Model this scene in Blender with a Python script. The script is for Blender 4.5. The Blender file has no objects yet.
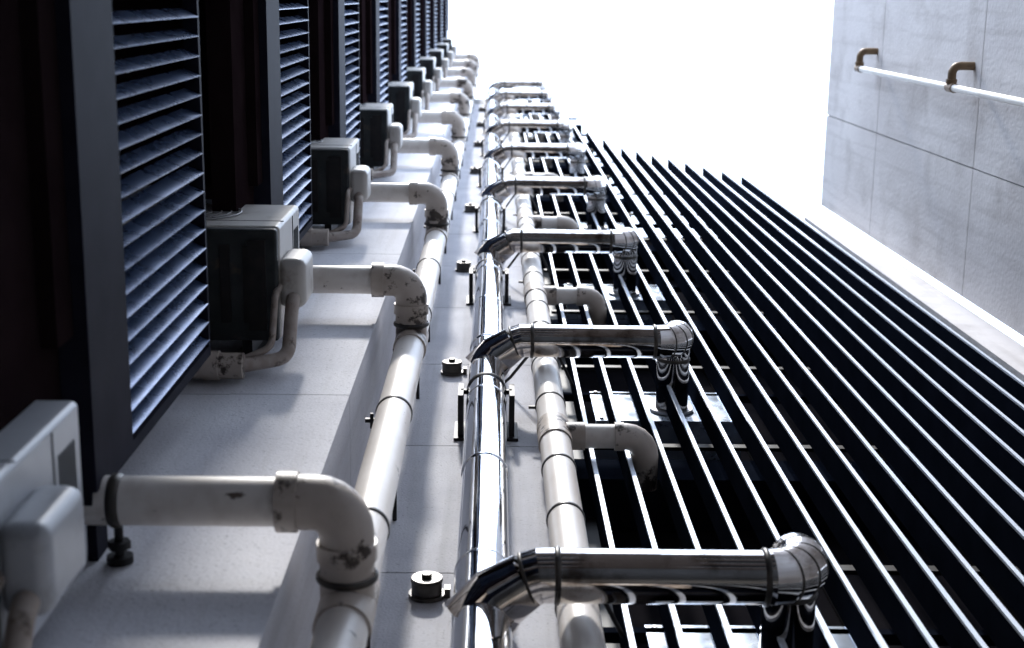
import bpy, bmesh, math, random
from mathutils import Vector, Matrix
random.seed(4)
sc=bpy.context.scene
P=2.9
# ---------------------------------------------------------------- materials
def nodes_of(name):
    m=bpy.data.materials.new(name); m.use_nodes=True
    nt=m.node_tree; b=nt.nodes['Principled BSDF']; return m,nt,b
def N(nt,t,**kw):
    n=nt.nodes.new(t)
    for k,v in kw.items(): setattr(n,k,v)
    return n
def mat(name,c1,c2=None,rough=.5,metal=0,scale=4,detail=6,stain=None,stain_t=(.6,.68),stain_scale=6,
        bump=0,bump_scale=60,rough_var=0,stretch=None,streak=None,coat=0,spec=.5,stain_stretch=None):
    m,nt,b=nodes_of(name); L=nt.links
    tc=N(nt,'ShaderNodeTexCoord'); src=tc.outputs['Object']
    if stretch:
        mp=N(nt,'ShaderNodeMapping'); mp.inputs['Scale'].default_value=stretch
        L.new(src,mp.inputs['Vector']); vsrc=mp.outputs['Vector']
    else: vsrc=src
    nz=N(nt,'ShaderNodeTexNoise'); nz.inputs['Scale'].default_value=scale; nz.inputs['Detail'].default_value=detail
    L.new(vsrc,nz.inputs['Vector'])
    rp=N(nt,'ShaderNodeValToRGB'); rp.color_ramp.elements[0].position=.3; rp.color_ramp.elements[1].position=.7
    rp.color_ramp.elements[0].color=(*c1,1); rp.color_ramp.elements[1].color=(*(c2 or c1),1)
    L.new(nz.outputs['Fac'],rp.inputs['Fac']); col=rp.outputs['Color']
    if stain:
        n2=N(nt,'ShaderNodeTexNoise'); n2.inputs['Scale'].default_value=stain_scale; n2.inputs['Detail'].default_value=9
        n2.inputs['Roughness'].default_value=.65
        if stain_stretch:
            mp=N(nt,'ShaderNodeMapping'); mp.inputs['Scale'].default_value=stain_stretch; L.new(src,mp.inputs['Vector']); L.new(mp.outputs['Vector'],n2.inputs['Vector'])
        else: L.new(src,n2.inputs['Vector'])
        r2=N(nt,'ShaderNodeValToRGB'); r2.color_ramp.elements[0].position=stain_t[0]; r2.color_ramp.elements[1].position=stain_t[1]
        r2.color_ramp.elements[0].color=(0,0,0,1); r2.color_ramp.elements[1].color=(1,1,1,1)
        L.new(n2.outputs['Fac'],r2.inputs['Fac'])
        mx=N(nt,'ShaderNodeMix',data_type='RGBA'); L.new(r2.outputs['Color'],mx.inputs[0]); L.new(col,mx.inputs[6])
        mx.inputs[7].default_value=(*stain,1); col=mx.outputs[2]
    if streak:
        mp=N(nt,'ShaderNodeMapping'); mp.inputs['Scale'].default_value=(9,9,.45); L.new(src,mp.inputs['Vector'])
        n3=N(nt,'ShaderNodeTexNoise'); n3.inputs['Scale'].default_value=1.5; n3.inputs['Detail'].default_value=6
        L.new(mp.outputs['Vector'],n3.inputs['Vector'])
        r3=N(nt,'ShaderNodeValToRGB'); r3.color_ramp.elements[0].position=.5; r3.color_ramp.elements[1].position=.78
        r3.color_ramp.elements[0].color=(0,0,0,1); r3.color_ramp.elements[1].color=(.6,.6,.6,1)
        L.new(n3.outputs['Fac'],r3.inputs['Fac'])
        mx=N(nt,'ShaderNodeMix',data_type='RGBA'); L.new(r3.outputs['Color'],mx.inputs[0]); L.new(col,mx.inputs[6])
        mx.inputs[7].default_value=(*streak,1); col=mx.outputs[2]
    L.new(col,b.inputs['Base Color'])
    b.inputs['Roughness'].default_value=rough; b.inputs['Metallic'].default_value=metal
    b.inputs['Coat Weight'].default_value=coat; b.inputs['Specular IOR Level'].default_value=spec
    if rough_var:
        mr=N(nt,'ShaderNodeMapRange'); mr.inputs['To Min'].default_value=max(.02,rough-rough_var); mr.inputs['To Max'].default_value=rough+rough_var
        n4=N(nt,'ShaderNodeTexNoise'); n4.inputs['Scale'].default_value=9; n4.inputs['Detail'].default_value=8; L.new(src,n4.inputs['Vector'])
        mr.inputs['From Min'].default_value=.3; mr.inputs['From Max'].default_value=.7
        L.new(n4.outputs['Fac'],mr.inputs['Value']); L.new(mr.outputs['Result'],b.inputs['Roughness'])
    if bump:
        n5=N(nt,'ShaderNodeTexNoise'); n5.inputs['Scale'].default_value=bump_scale; n5.inputs['Detail'].default_value=5; L.new(src,n5.inputs['Vector'])
        bp=N(nt,'ShaderNodeBump'); bp.inputs['Strength'].default_value=bump; bp.inputs['Distance'].default_value=.01
        L.new(n5.outputs['Fac'],bp.inputs['Height']); L.new(bp.outputs['Normal'],b.inputs['Normal'])
    return m
M=dict(
 wall=mat('stucco_wall',(.40,.40,.44),(.53,.53,.555),.85,scale=3,bump=.4,bump_scale=100,streak=(.27,.265,.27),stain=(.27,.27,.29),stain_scale=60,stain_t=(.57,.68)),
 ledge=mat('stucco_ledge',(.46,.46,.50),(.57,.57,.60),.85,scale=2.5,bump=.3,bump_scale=110,stain=(.32,.32,.35),stain_scale=75,stain_t=(.56,.68),streak=(.38,.37,.38)),
 joint=mat('joint_sealant',(.1,.1,.1),(.14,.14,.14),.8),
 conc=mat('concrete_panel',(.54,.51,.505),(.70,.67,.66),.8,scale=1.1,detail=9,bump=.3,bump_scale=35,streak=(.38,.35,.34),stain=(.46,.43,.42),stain_scale=2.2,stain_t=(.48,.68)),
 pvc=mat('aged_pvc',(.62,.57,.52),(.72,.68,.64),.4,scale=5,streak=(.44,.38,.33),stain=(.10,.07,.055),stain_scale=15,stain_t=(.65,.69),stain_stretch=(.5,1,.5)),
 pvcj=mat('stained_pvc_fitting',(.38,.32,.27),(.53,.47,.42),.45,scale=7,stain=(.05,.036,.028),stain_scale=8,stain_t=(.54,.59),bump=.15,bump_scale=30),
 chrome=mat('polished_duct_metal',(.74,.76,.8),(.84,.86,.9),.06,1,scale=3,rough_var=.035,bump=.07,bump_scale=6),
 chromed=mat('duct_metal_dark_reflections',(.50,.46,.43),(.74,.71,.69),.07,1,scale=6,rough_var=.04,bump=.05,bump_scale=7,stain=(.16,.12,.095),stain_scale=7,stain_t=(.50,.68)),  # dark brown reflections put into the colour of the branch metal
 clamp=mat('dark_clamp_steel',(.03,.028,.027),(.08,.07,.06),.4,.5,scale=20),
 steel=mat('galvanised_steel',(.3,.3,.31),(.5,.5,.52),.4,.9,scale=15),
 black=mat('dark_bracket',(.010,.010,.012),(.02,.018,.018),.5,scale=20,spec=.2),
 frame=mat('dark_frame_paint',(.010,.010,.017),(.016,.016,.026),.6,scale=8,spec=.03),
 brown=mat('dark_brown_cladding',(.010,.006,.007),(.016,.010,.011),.7,scale=5,spec=0),
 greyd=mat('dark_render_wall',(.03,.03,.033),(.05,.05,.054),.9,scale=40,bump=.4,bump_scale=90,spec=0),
 slat=mat('louvre_slat_paint',(.065,.105,.20),(.095,.145,.27),.28,.6,scale=10,rough_var=.05,spec=.8),
 acb=mat('air_conditioner_casing',(.38,.36,.34),(.48,.46,.43),.4,scale=5,stain=(.2,.165,.135),stain_scale=9,stain_t=(.56,.74)),
 acd=mat('air_conditioner_base_pan',(.012,.016,.018),(.028,.032,.034),.5,scale=14,stain=(.06,.045,.035),stain_scale=10,stain_t=(.6,.72),spec=.3),  # dark pan colour with the shade of the underside put in
 acw=mat('air_conditioner_white_casing',(.34,.36,.39),(.44,.46,.49),.35,scale=5,stain=(.22,.22,.23),stain_scale=7,stain_t=(.55,.8)),
 olive=mat('oxidised_bracket',(.12,.09,.035),(.2,.15,.07),.55,.3,scale=12),
 hose=mat('insulation_wrap',(.26,.21,.18),(.4,.35,.31),.6,scale=18,stain=(.10,.075,.06),stain_scale=16,stain_t=(.55,.65)),
 fincap=mat('fin_aluminium_lit_edge',(.68,.75,.85),(.78,.84,.93),.3,.3,scale=6,stretch=(1,1,.2)),  # aluminium edges, the skylight they catch put into the pale colour
 fin=mat('fin_dark_body',(.005,.007,.012),(.009,.011,.018),.8,scale=6,spec=0),  # dark fin sides, with the shade between fins in the colour
 recess=mat('recess_painted_shade',(.006,.006,.008),(.014,.013,.015),.7,scale=2,spec=0),  # shade of the recess painted in as a near-black base colour
 plate=mat('reflective_vent_plate',(.5,.60,.75),(.7,.78,.9),.25,.6,scale=4,rough_var=.08),
 brass=mat('rusty_elbow',(.13,.08,.045),(.26,.17,.09),.5,.3,scale=12),
 wpipe=mat('white_conduit',(.7,.66,.6),(.8,.77,.72),.4,scale=5),
 asphalt=mat('asphalt',(.04,.04,.042),(.065,.063,.06),.9,scale=30,bump=.5,bump_scale=90),
 brick=mat('added_building_brown',(.05,.036,.028),(.09,.065,.05),.7,scale=6),  # dark brown for the added building mirrored in the ducts
 glass=mat('dark_window_glass',(.01,.012,.015),(.02,.022,.026),.06,scale=2),
 grille=mat('fan_grille_plastic',(.2,.2,.2),(.28,.28,.28),.5),
)
# ---------------------------------------------------------------- mesh helpers
def group(name,loc=(0,0,0)):
    e=bpy.data.objects.new(name,None); e.location=loc; e.empty_display_size=.1
    sc.collection.objects.link(e); return e
def link(name,me,m,par):
    me.materials.append(M[m]); o=bpy.data.objects.new(name,me); sc.collection.objects.link(o)
    if par:
        o.parent=par; o.matrix_parent_inverse=Matrix.Translation(-Vector(par.location))
    return o
class MB:
    def __init__(s): s.v=[]; s.f=[]; s.s=[]
    def box(s,x0,x1,y0,y1,z0,z1):
        b=len(s.v)
        s.v+=[(x0,y0,z0),(x1,y0,z0),(x1,y1,z0),(x0,y1,z0),(x0,y0,z1),(x1,y0,z1),(x1,y1,z1),(x0,y1,z1)]
        for f in ((3,2,1,0),(4,5,6,7),(0,1,5,4),(1,2,6,5),(2,3,7,6),(3,0,4,7)):
            s.f.append(tuple(b+i for i in f)); s.s.append(False)
        return s
    def obox(s,c,ax,ay,az):
        c,ax,ay,az=map(Vector,(c,ax,ay,az)); b=len(s.v)
        for k in(-1,1):
            for i,j in((-1,-1),(1,-1),(1,1),(-1,1)): s.v.append(tuple(c+ax*i+ay*j+az*k))
        for f in ((3,2,1,0),(4,5,6,7),(0,1,5,4),(1,2,6,5),(2,3,7,6),(3,0,4,7)):
            s.f.append(tuple(b+i for i in f)); s.s.append(False)
    def tube(s,pts,r,n=28,split=False,cap=True):
        pts=[Vector(p) for p in pts]; K=len(pts)
        rs=r if isinstance(r,(list,tuple)) else [r]*K
        T=[]
        for i in range(K):
            a=(pts[i]-pts[i-1]).normalized() if i>0 else None
            b=(pts[i+1]-pts[i]).normalized() if i<K-1 else None
            T.append(((a or b)+(b or a)).normalized())
        up=Vector((0,0,1)) if abs(T[0].z)<.9 else Vector((1,0,0))
        u=T[0].cross(up).normalized(); rings=[]
        for i in range(K):
            if i>0:
                u=(u-T[i]*u.dot(T[i])).normalized()
            w=T[i].cross(u)
            rings.append([tuple(pts[i]+(u*math.cos(2*math.pi*j/n)+w*math.sin(2*math.pi*j/n))*rs[i]) for j in range(n)])
        def addring(R):
            b=len(s.v); s.v+=R; return b
        if split:
            for i in range(K-1):
                a=addring(rings[i]); b=addring(rings[i+1])
                for j in range(n):
                    s.f.append((a+j,a+(j+1)%n,b+(j+1)%n,b+j)); s.s.append(True)
        else:
            idx=[addring(R) for R in rings]
            for i in range(K-1):
                a,b=idx[i],idx[i+1]
                for j in range(n):
                    s.f.append((a+j,a+(j+1)%n,b+(j+1)%n,b+j)); s.s.append(True)
        if cap:
            a=addring(rings[0]); s.f.append(tuple(a+j for j in reversed(range(n)))); s.s.append(False)
            a=addring(rings[-1]); s.f.append(tuple(a+j for j in range(n))); s.s.append(False)
        return s
    def bead(s,p,d,r,w=.012,h=.006,n=32):
        p=Vector(p); d=Vector(d).normalized()
        s.tube([p-d*w,p-d*w*.6,p,p+d*w*.6,p+d*w],[r-.001,r+h*.8,r+h,r+h*.8,r-.001],n,cap=False)
    def collar(s,p,d,r,w=.03,h=.008,n=32):
        p=Vector(p); d=Vector(d).normalized()
        s.tube([p-d*w,p-d*(w-.001),p+d*(w-.001),p+d*w],[r-.002,r+h,r+h,r-.002],n,split=True,cap=False)
    def build(s,name,m,par):
        me=bpy.data.meshes.new(name); me.from_pydata(s.v,[],s.f); me.update()
        me.polygons.foreach_set('use_smooth',s.s)
        return link(name,me,m,par)
def rbox(name,x0,x1,y0,y1,z0,z1,bev,m,par,seg=3):
    bm=bmesh.new(); bmesh.ops.create_cube(bm,size=1)
    for v in bm.verts:
        v.co=Vector(((x0+x1)/2+v.co.x*(x1-x0),(y0+y1)/2+v.co.y*(y1-y0),(z0+z1)/2+v.co.z*(z1-z0)))
    bmesh.ops.bevel(bm,geom=bm.edges[:],offset=bev,segments=seg,profile=.5,affect='EDGES')
    me=bpy.data.meshes.new(name); bm.to_mesh(me); bm.free()
    for p in me.polygons: p.use_smooth=True
    o=link(name,me,m,par)
    md=o.modifiers.new('wn','WEIGHTED_NORMAL'); md.keep_sharp=False
    return o
def fillet(pts,r,n=6):
    pts=[Vector(p) for p in pts]; out=[pts[0]]
    for i in range(1,len(pts)-1):
        p=pts[i]; a=(pts[i-1]-p).normalized(); b=(pts[i+1]-p).normalized()
        ang=a.angle(b); d=r/math.tan(ang/2)
        s0=p+a*d; s1=p+b*d; c=p+(a+b).normalized()*(r/math.sin(ang/2))
        v0=s0-c; v1=s1-c; tot=v0.angle(v1)
        for k in range(n+1):
            t=k/n
            out.append(c+(v0*math.sin((1-t)*tot)+v1*math.sin(t*tot))/math.sin(tot))
    out.append(pts[-1]); return out

# ---------------------------------------------------------------- ground + world behind the camera
g=MB(); g.box(-60,60,-60,60,-1.9,-1.6); g.build('ground','asphalt',None)
# ---------------------------------------------------------------- main facade building
fac=group('apartment_building',(0,2,0))
ZT=33.5; ZB=-1.6
b=MB()
b.box(-.50,.37,2.012,2.3,ZB,ZT-5.5)
b.build('wall_core','joint',fac)
b=MB(); z=-1.6; 
zs=[ZB]+[ .35+1.45*k for k in range(0,19)]
for a,c in zip(zs[:-1],zs[1:]):
    b.box(-.52,.36,2.0,2.011,a+.004,c-.004)
b.build('stucco_panels','wall',fac)
b=MB()
for k in range(-2,10):
    z0=max(ZB,.15+P*k+2.0); z1=.15+P*(k+1)+2.0
    if z1<=ZB: continue
    b.box(-.96,-.52,1.45,2.3,z0+.003,min(z1,ZT)-.003)
    b.box(-3.2,-.96,1.452,2.3,z0+.003,min(z1,ZT)-.003)
b.build('projecting_pier','ledge',fac)
b=MB(); b.box(-3.2,-.53,1.465,2.31,ZB,ZT-.02); b.build('pier_joints','joint',fac)
# recess behind fins
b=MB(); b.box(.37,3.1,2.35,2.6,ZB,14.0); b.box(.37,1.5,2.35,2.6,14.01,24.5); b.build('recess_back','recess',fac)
b=MB()
for k in range(-1,9):
    z=3.1+P*k
    if z>24: break
    x1=2.75 if z<14 else 1.45
    b.box(.38,x1,2.10,2.34,z,z+.28)
    b.box(.38,x1,2.08,2.12,z+1.3,z+1.34)
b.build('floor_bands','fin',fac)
b=MB()
for k in range(-1,8):
    z=3.1+P*k
    for x in (.42,1.36,2.0):
        if z>11 and x>1.4: continue
        b.box(x,x+.05,2.26,2.345,z+.3,z+P-.05)
b.build('window_mullions','black',fac)
b=MB(); b.box(2.86,3.10,1.96,2.4,ZB,12.9); b.build('corner_strip','conc',fac)
# left wing: dark back wall + columns
YW=-1.3
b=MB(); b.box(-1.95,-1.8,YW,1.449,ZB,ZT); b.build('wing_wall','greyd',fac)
b=MB()
for k in range(-2,10):
    z=5.5+P*k
    b.box(-1.79,-1.02,YW,.83,z+.66,z+.83)
    b.box(-1.79,-1.60,YW,1.2,z-.1,z+.64)
b.build('brown_fins','brown',fac)

# ---------------------------------------------------------------- louvre screens
for k in range(-1,10):
    z0=3.77+P*k; z1=4.90+P*k
    if z1>ZT: break
    G=group('louvre_screen',(-1,0,z0))
    f=MB()
    f.box(-1.06,-.985,YW,1.235,z0-.38,z0-.01)          # wide post
    f.box(-1.05,-1.0,YW,1.235,z1+.002,z1+.03)
    f.box(-1.05,-1.0,1.235,1.27,z0-.38,z1+.03)
    f.box(-1.05,-1.0,YW-.04,YW,z0-.38,z1+.03)
    f.box(-1.04,-1.015,1.27,1.452,z0-.3,z0-.2)
    f.build('screen_frame','frame',G)
    f=MB(); f.box(-1.16,-1.061,YW,1.22,z0-.82,z0-.20); f.build('brown_post','brown',G)
    s=MB(); y=1.2; 
    while y>YW+.1:
        t=random.uniform(-.0015,.0015)
        s.obox((-1.025,y,(z0+z1)/2),(.028,.0115+t,0),(-.0006,.0018,0),(0,0,(z1-z0)/2+.005)); y-=.066
    s.build('slats','slat',G)

# ---------------------------------------------------------------- air conditioners
def aircon(k,xr,casing,z0):
    z1=z0+.62; y0,y1=(.94 if k==0 else .90),1.36
    G=group('air_conditioner_unit',(xr-.3,y1,z0))
    rbox('casing',xr-.76,xr,y0,y1,z0+.035,z1,.018,casing,G)
    rbox('base_pan',xr-.755,xr-.006,y0+.008,y1-.004,z0,z0+.05,.012,'acd',G)
    d=MB()
    for i in range(7): d.box(xr-.68+i*.09,xr-.64+i*.09,y0+.07,y1-.08,z0-.006,z0-.0005)
    d.box(xr-.12,xr-.05,y0+.05,y1-.05,z0-.012,z0-.0005)
    d.build('pan_ribs','black',G)
    s=MB(); # seams / side louvre vents
    s.box(xr-.002,xr+.0025,y0+.015,y1-.015,z0+.40,z0+.404)
    for i in range(6): s.box(xr-.002,xr+.003,y0+.08,y0+.30,z0+.44+i*.022,z0+.446+i*.022)
    s.box(xr-.76,xr,y0-.0015,y0+.002,z0+.16,z0+.163)
    s.build('vents','acd',G)
    # valve cover
    rbox('valve_cover',xr-.01,xr+.10,1.03,1.23,z0+.03,z0+.30,.035,casing,G,4)
    # fan grille on outward face
    r=MB(); c=Vector((xr-.42,y0-.006,z0+.33))
    for R in (.06,.10,.14,.18,.22):
        pts=[c+Vector((R*math.cos(t*math.pi/12),0,R*math.sin(t*math.pi/12))) for t in range(25)]
        r.tube(pts,.004,6,cap=False)
    for t in range(8):
        a=t*math.pi/4; r.tube([c,c+Vector((.22*math.cos(a),0,.22*math.sin(a)))],.004,6)
    r.build('fan_grille','grille',G)
    # feet
    f=MB()
    for x in (xr-.62,xr-.14):
        f.box(x-.02,x+.02,y1-.002,1.449,z0+.05,z0+.58); f.box(x-.05,x+.05,1.43,1.4485,z0+.03,z0+.6)
    f.build('mounting_feet','black',G)
    f=MB(); f.box(xr-.33,xr-.285,y0-.02,1.44,z0-.035,z0-.008); f.box(xr-.335,xr-.28,1.425,1.4485,z0-.12,z0+.03)
    f.build('support_bracket','olive',G)
    # hose
    h=MB(); X=xr+.05
    h.tube(fillet([(X,1.16,z0+.12),(X,1.20,z0-.0),(X-.0,1.385,z0-.14),(xr-.12,1.392,z0-.25),(xr-.45,1.395,z0-.25)],.07,6),.027,16)
    h.tube(fillet([(X-.05,1.13,z0+.1),(X-.06,1.16,z0-.04),(X-.06,1.34,z0-.16),(xr-.14,1.39,z0-.20),(xr-.45,1.395,z0-.20)],.06,6),.014,12)
    h.build('refrigerant_hose','hose',G)
    h=MB(); h.tube([(xr-.10,1.385,z0-.27),(xr-.75,1.385,z0-.27)],.05,20); h.collar((xr-.22,1.385,z0-.27),(1,0,0),.05,.03,.006,20)
    h.build('hose_sleeve','pvcj',G)
    f=MB(); f.box(xr-.34,xr-.31,1.31,1.4485,z0-.33,z0-.325+.005); f.bead((xr-.32,1.385,z0-.27),(1,0,0),.05,.012,.004); f.build('hose_saddle','clamp',G)
for k in range(0,10):
    aircon(k,-.965 if k==0 else -.835+random.uniform(-.012,.012)*(k>1),'acw' if k==0 else 'acb',2.60 if k==0 else 5.48+P*(k-1))

# ---------------------------------------------------------------- left drain pipe
r=.067; X0,Y0=-.368,1.567; Yb=1.28
G=group('drain_pipe',(X0,Y0,ZB))
m=MB(); m.tube([(X0,Y0,ZB),(X0,Y0,32.8)],r,36); m.build('riser','pvc',G)
J=MB();Bp=MB();C=MB();S=MB()
for k in range(-1,10):
    z=3.46+P*k
    xl=-1.3 if k<=0 else -1.15
    Bp.tube([(xl,Yb,z),(X0-.10,Yb,z)],r-.003,32)
    pts=fillet([(X0-.16,Yb,z),(X0,Yb,z),(X0,Y0,z)],.085,6)
    J.tube(pts,r+.005,32,split=False)
    J.collar((X0-.15,Yb,z),(1,0,0),r+.004,.028,.008); J.collar((X0,Yb+.13,z),(0,1,0),r+.004,.024,.008)
    J.tube([(X0,Y0,z-.15),(X0,Y0,z+.13)],r+.008,32)
    C.bead((X0,Y0-.085,z),(0,1,0),r+.010,.010,.005)
    for dz in (.55,1.75):
        C.bead((X0,Y0,z+dz),(0,0,1),r,.014,.005)
        S.box(X0-.11,X0-.06,Y0+.02,Y0+.035,z+dz-.01,z+dz+.01)
        S.tube([(X0,Y0+r,z+dz),(X0,1.999,z+dz)],.009,10)
        S.tube([(X0-.085,Y0-.0,z+dz),(X0-.085,Y0+.06,z+dz)],.007,8)
    xx=-.955
    C.bead((xx,Yb,z),(1,0,0),r-.002,.016,.006)
    S.tube([(xx,Yb+r,z),(xx,1.449,z)],.012,12); S.tube([(xx,1.39,z),(xx,1.41,z)],.03,6); S.tube([(xx,1.43,z),(xx,1.4495,z)],.035,12)
J.build('fittings','pvcj',G); Bp.build('branches','pvc',G); C.build('clamps','clamp',G); S.build('hangers','black',G)

# ---------------------------------------------------------------- right drain pipe
X1,Y1=.274,1.84
G=group('drain_pipe',(X1,Y1,ZB))
m=MB(); m.tube([(X1,Y1,ZB),(X1,Y1,26.2)],.066,36); m.build('riser','pvc',G)
J=MB();C=MB();S=MB();Bp=MB()
for k in range(-1,8):
    z=5.81+P*k
    J.tube([(X1,Y1,z-.13),(X1,Y1,z+.12)],.073,32)
    Bp.tube([(X1,Y1,z),(.58,Y1,z)],.052,28)
    J.tube(fillet([(.54,Y1,z),(.665,Y1,z),(.665,2.07,z)],.085,5),.057,28)
    J.collar((.55,Y1,z),(1,0,0),.056,.02,.006); J.tube([(X1+.05,Y1,z),(X1+.13,Y1,z)],.060,28)
    for dz in (.45,1.15,1.9,2.45):
        C.bead((X1,Y1,z+dz),(0,0,1),.067,.012,.004)
    S.tube([(X1,Y1+.06,z+.45),(X1,1.999,z+.45)],.01,10)
    S.box(X1-.10,X1-.066,Y1,Y1+.012,z+.44,z+.46)
J.build('fittings','pvcj',G); Bp.build('branches','pvc',G); C.build('clamps','clamp',G); S.build('hangers','black',G)

# ---------------------------------------------------------------- chrome exhaust duct
XC,YC,RC=-.02,1.80,.086
G=group('exhaust_duct',(XC,YC,ZB))
m=MB(); z=ZB; i=0
while z<27.2:
    z2=min(z+.97,27.3); rr=RC+(.0025 if i%2 else 0); m.tube([(XC,YC,z),(XC,YC,z2)],rr,48,cap=(z2>27)); z=z2; i+=1
m.build('riser','chrome',G)
Bd=MB(); z=ZB+.97
while z<27: Bd.bead((XC,YC,z),(0,0,1),RC,.012,.005,48); z+=.97
Bd.build('seams','chrome',G)
S=MB()
for k in range(-1,8):
    z=6.35+P*k
    for sx in (-1,1):
        S.box(XC+sx*.118-.012,XC+sx*.118+.012,1.79,1.998,z-.10,z+.10)
        S.box(XC+sx*.118-.03,XC+sx*.118+.03,1.985,1.9985,z-.13,z+.13)
    S.bead((XC,YC,z),(0,0,1),RC+.003,.018,.004,48)
    S.box(XC-.118,XC-.08,1.79,1.81,z-.012,z+.012);S.box(XC+.08,XC+.118,1.79,1.81,z-.012,z+.012)
S.build('wall_brackets','black',G)
rb=.081
for k in range(0,9):
    z=3.90+P*k; xe=.935+random.uniform(-.012,.012); zz=z+.22; yb=1.665
    D=group('exhaust_duct_branch',(XC,yb,z))
    T=MB()
    T.tube([(XC-.02,YC+.02,z-.02),(XC+.05,YC-.065,z),(.115,yb+.012,z)],[.112,.098,rb+.001],40,split=True)
    T.tube([(.115,yb+.012,z),(.15,yb,z),(.20,yb,z)],rb+.001,40,split=True)
    T.build('takeoff','chromed',D)
    T=MB(); T.tube([(.19,yb,z),(.50,yb,z)],rb,40); T.tube([(.49,yb,z),(xe-.11,yb,z)],rb-.0015,40)
    T.build('straight','chromed',D)
    T=MB(); pts=fillet([(xe-.12,yb,z),(xe,yb,z),(xe,yb,zz+.0),(xe,2.079,zz)],.109,4)
    T.tube(pts,rb+.002,40,split=True)
    T.build('elbow','chromed',D)
    R=MB()
    R.bead((.20,yb,z),(1,0,0),rb,.010,.006,40); R.bead((xe-.125,yb,z),(1,0,0),rb,.010,.006,40)
    for p,q in ((pts[2],pts[3]),(pts[3],pts[4]),(pts[4],pts[5]),(pts[6],pts[7]),(pts[8],pts[9]),(pts[9],pts[10])):
        R.bead(p,(q-p),rb+.001,.004,.003,40)
    R.bead((xe,yb+.14,zz),(0,1,0),rb,.012,.006,40); R.bead((.115,yb+.012,z),(1,-.35,0),rb,.006,.004,40)
    R.build('seam_beads','clamp',D)
    R=MB(); R.box(.53,1.27,2.08,2.092,z+.03,z+.56); R.box(.53,1.27,2.092,2.35,z+.05,z+.07); R.build('vent_plate','plate',D)
    R=MB(); R.collar((xe,2.07,zz),(0,1,0),rb,.008,.03,40)
    for sx in (.56,1.24):
        for sz in (.06,.53): R.tube([(sx,2.07,z+sz),(sx,2.081,z+sz)],.010,6)
    R.build('plate_flange','steel',D)
    # thin cable sagging under the branch
    W=MB(); W.tube(fillet([(.05,1.995,z+.35),(.10,1.93,z+.28),(.20,1.76,z+.14),(.33,1.752,z+.12),(.42,1.95,z+.2)],.03,5),.008,8); W.build('cable','black',D)

# ---------------------------------------------------------------- wall anchors
for k in range(-1,8):
    z=4.5+P*k
    G=group('wall_anchor',(-.21,2,z))
    b=MB(); b.tube([(-.21,1.93,z),(-.21,1.985,z)],.052,24); b.tube([(-.21,1.985,z),(-.21,1.9985,z)],.062,24); b.bead((-.21,1.94,z),(0,1,0),.052,.006,.003,24)
    b.build('cap','clamp',G)
    b=MB(); b.box(-.15,-.13,1.965,1.9985,z-.02,z+.02); b.tube([(-.21,1.915,z),(-.21,1.931,z)],.018,6); b.build('bolt','clamp',G)

# ---------------------------------------------------------------- fin screen
G=group('metal_fin_screen',(1.5,1.93,ZB))
cap=MB(); body=MB(); rail=MB()
for i in range(16):
    x=.44+.154*i; zt=27.8-1.15*i if i<9 else 18.6-.42*(i-8)
    cap.box(x-.009,x+.009,1.925,1.936,ZB,zt)
    body.box(x-.008,x+.008,1.9365,2.06,ZB,zt-.01)
for k in range(-1,8):
    for dz in (0,1.45):
        z=4.9+P*k+dz
        x1=2.77 if z<16 else 1.6 if z<20 else .9
        if z>24: continue
        rail.box(.40,x1,2.061,2.079,z,z+.05)
cap.build('fin_edges','fincap',G); body.build('fin_bodies','fin',G); rail.build('rails','black',G)

# ---------------------------------------------------------------- right concrete building
XR=3.12
G=group('concrete_building',(XR,0,ZB))
b=MB()
zj=[ZB,-.5,1.95,4.4,6.8,9.2,11.6,13.4]
yj=[1.925,1.07,-1.2,-3.5,-5.8]
for a,c in zip(zj[:-1],zj[1:]):
    for p,q in zip(yj[:-1],yj[1:]):
        b.box(XR,XR+.03,q+.005,p-.005,a+.005,c-.005)
b.build('concrete_panels','conc',G)
b=MB(); b.box(XR+.012,XR+6,-5.8,1.92,ZB,13.35); b.build('core','joint',G)
G=group('wall_conduit',(2.98,.56,ZB))
b=MB(); b.tube([(2.98,.56,ZB),(2.98,.56,11.75)],.024,16); b.build('pipe','wpipe',G)
b=MB(); 
for z in (11.75,9.35,6.95,4.5,2.0):
    b.tube(fillet([(2.98,.575,z),(2.98,.42,z),(XR,.42,z)],.05,5),.028,16)
    b.collar((2.98,.52,z),(0,1,0),.028,.015,.008,16); b.tube([(2.98,.56,z-.07),(2.98,.56,z+.05)],.031,16)
b.build('elbow_brackets','brass',G)

# ---------------------------------------------------------------- unseen building added behind the camera to darken the reflections
G=group('added_dark_building',(0,-6,ZB))
b=MB(); b.box(-9,9,-10,-6,ZB,10.5); b.build('walls','brick',G)
b=MB()
for z in (0.2,3.1,6.0):
    for x in (-6,-3.4,-.8,1.8,4.4): b.box(x,x+1.5,-6.02,-5.99,z,z+1.4)
b.build('windows','glass',G)
b=MB()
for z in (0.12,3.02,5.92):
    for x in (-6,-3.4,-.8,1.8,4.4): b.box(x-.08,x+1.58,-6.06,-5.90,z-.04,z+.06)
b.box(-9.1,9.1,-6.1,-5.85,10.5,10.7)
b.build('sills','conc',G)

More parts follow.
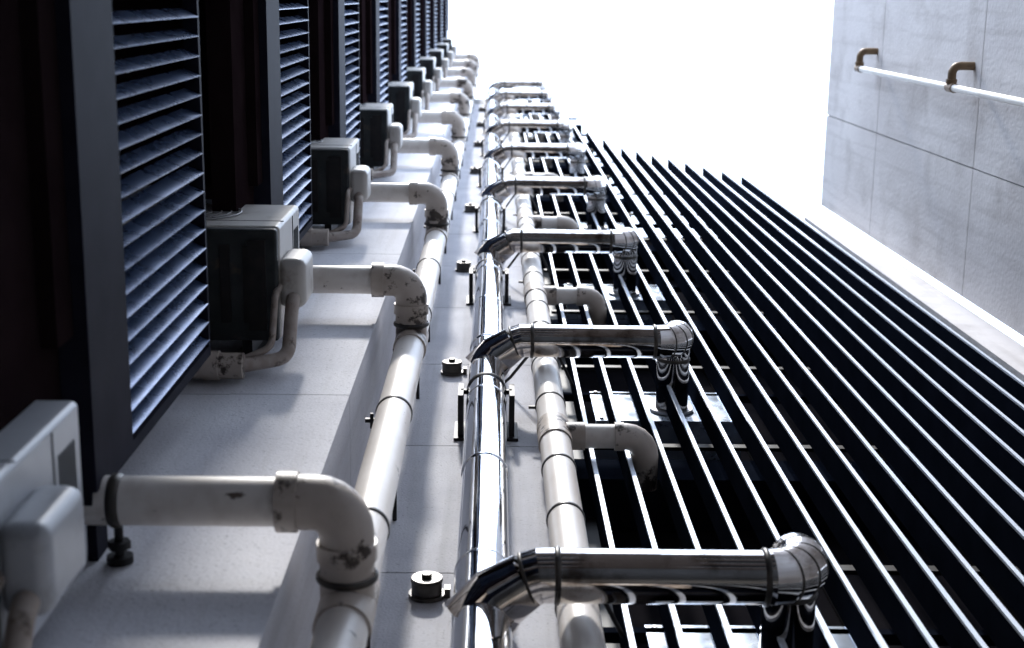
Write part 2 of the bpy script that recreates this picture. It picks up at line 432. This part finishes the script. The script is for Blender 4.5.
# ---------------------------------------------------------------- light
el,az=math.radians(61),math.radians(186)   # from -Y side
d=Vector((math.sin(az)*math.cos(el),math.cos(az)*math.cos(el),math.sin(el)))
w=bpy.data.worlds.new('World'); sc.world=w; w.use_nodes=True; nt=w.node_tree
bg=nt.nodes['Background']
sky=nt.nodes.new('ShaderNodeTexSky'); sky.sky_type='NISHITA'; sky.sun_disc=False
sky.sun_elevation=el; sky.sun_rotation=az; sky.dust_density=6; sky.air_density=1.2; sky.ozone_density=1
mx=nt.nodes.new('ShaderNodeMix'); mx.data_type='RGBA'
nz=nt.nodes.new('ShaderNodeTexNoise'); nz.inputs['Scale'].default_value=2.0; nz.inputs['Detail'].default_value=5
tc=nt.nodes.new('ShaderNodeTexCoord'); nt.links.new(tc.outputs['Generated'],nz.inputs['Vector'])
mr=nt.nodes.new('ShaderNodeMapRange'); mr.inputs['From Min'].default_value=.25; mr.inputs['From Max'].default_value=.6
mr.inputs['To Min'].default_value=.5; mr.inputs['To Max'].default_value=.95
nt.links.new(nz.outputs['Fac'],mr.inputs['Value']); nt.links.new(mr.outputs['Result'],mx.inputs[0])
nt.links.new(sky.outputs['Color'],mx.inputs[6]); mx.inputs[7].default_value=(25,30,38.5,1)
nt.links.new(mx.outputs[2],bg.inputs['Color']); bg.inputs['Strength'].default_value=.15
sl=bpy.data.lights.new('sun','SUN'); sl.energy=4.4; sl.angle=math.radians(4); sl.color=(1,.97,.93)
so=bpy.data.objects.new('sun',sl); sc.collection.objects.link(so)
so.rotation_euler=d.to_track_quat('Z','Y').to_euler(); so.location=(0,-10,30)

# ---------------------------------------------------------------- camera (standing in the alley, looking almost straight up)
F=1422.
Zc=Vector((-17,331,-F)).normalized()
Xc=Vector((1,-.014,0)); Xc=(Xc-Zc*Xc.dot(Zc)).normalized(); Yc=Zc.cross(Xc)
Rm=Matrix((Xc,Yc,Zc)).to_4x4()
cd=bpy.data.cameras.new('camera'); cam=bpy.data.objects.new('camera',cd); sc.collection.objects.link(cam)
cam.matrix_world=Rm; cd.sensor_width=36; cd.lens=F/1024*36; cd.clip_end=500; cd.clip_start=.05
cd.dof.use_dof=True; cd.dof.focus_distance=6.3; cd.dof.aperture_fstop=2.8
sc.camera=cam
sc.view_settings.view_transform='Standard'; sc.view_settings.look='None'; sc.view_settings.exposure=0
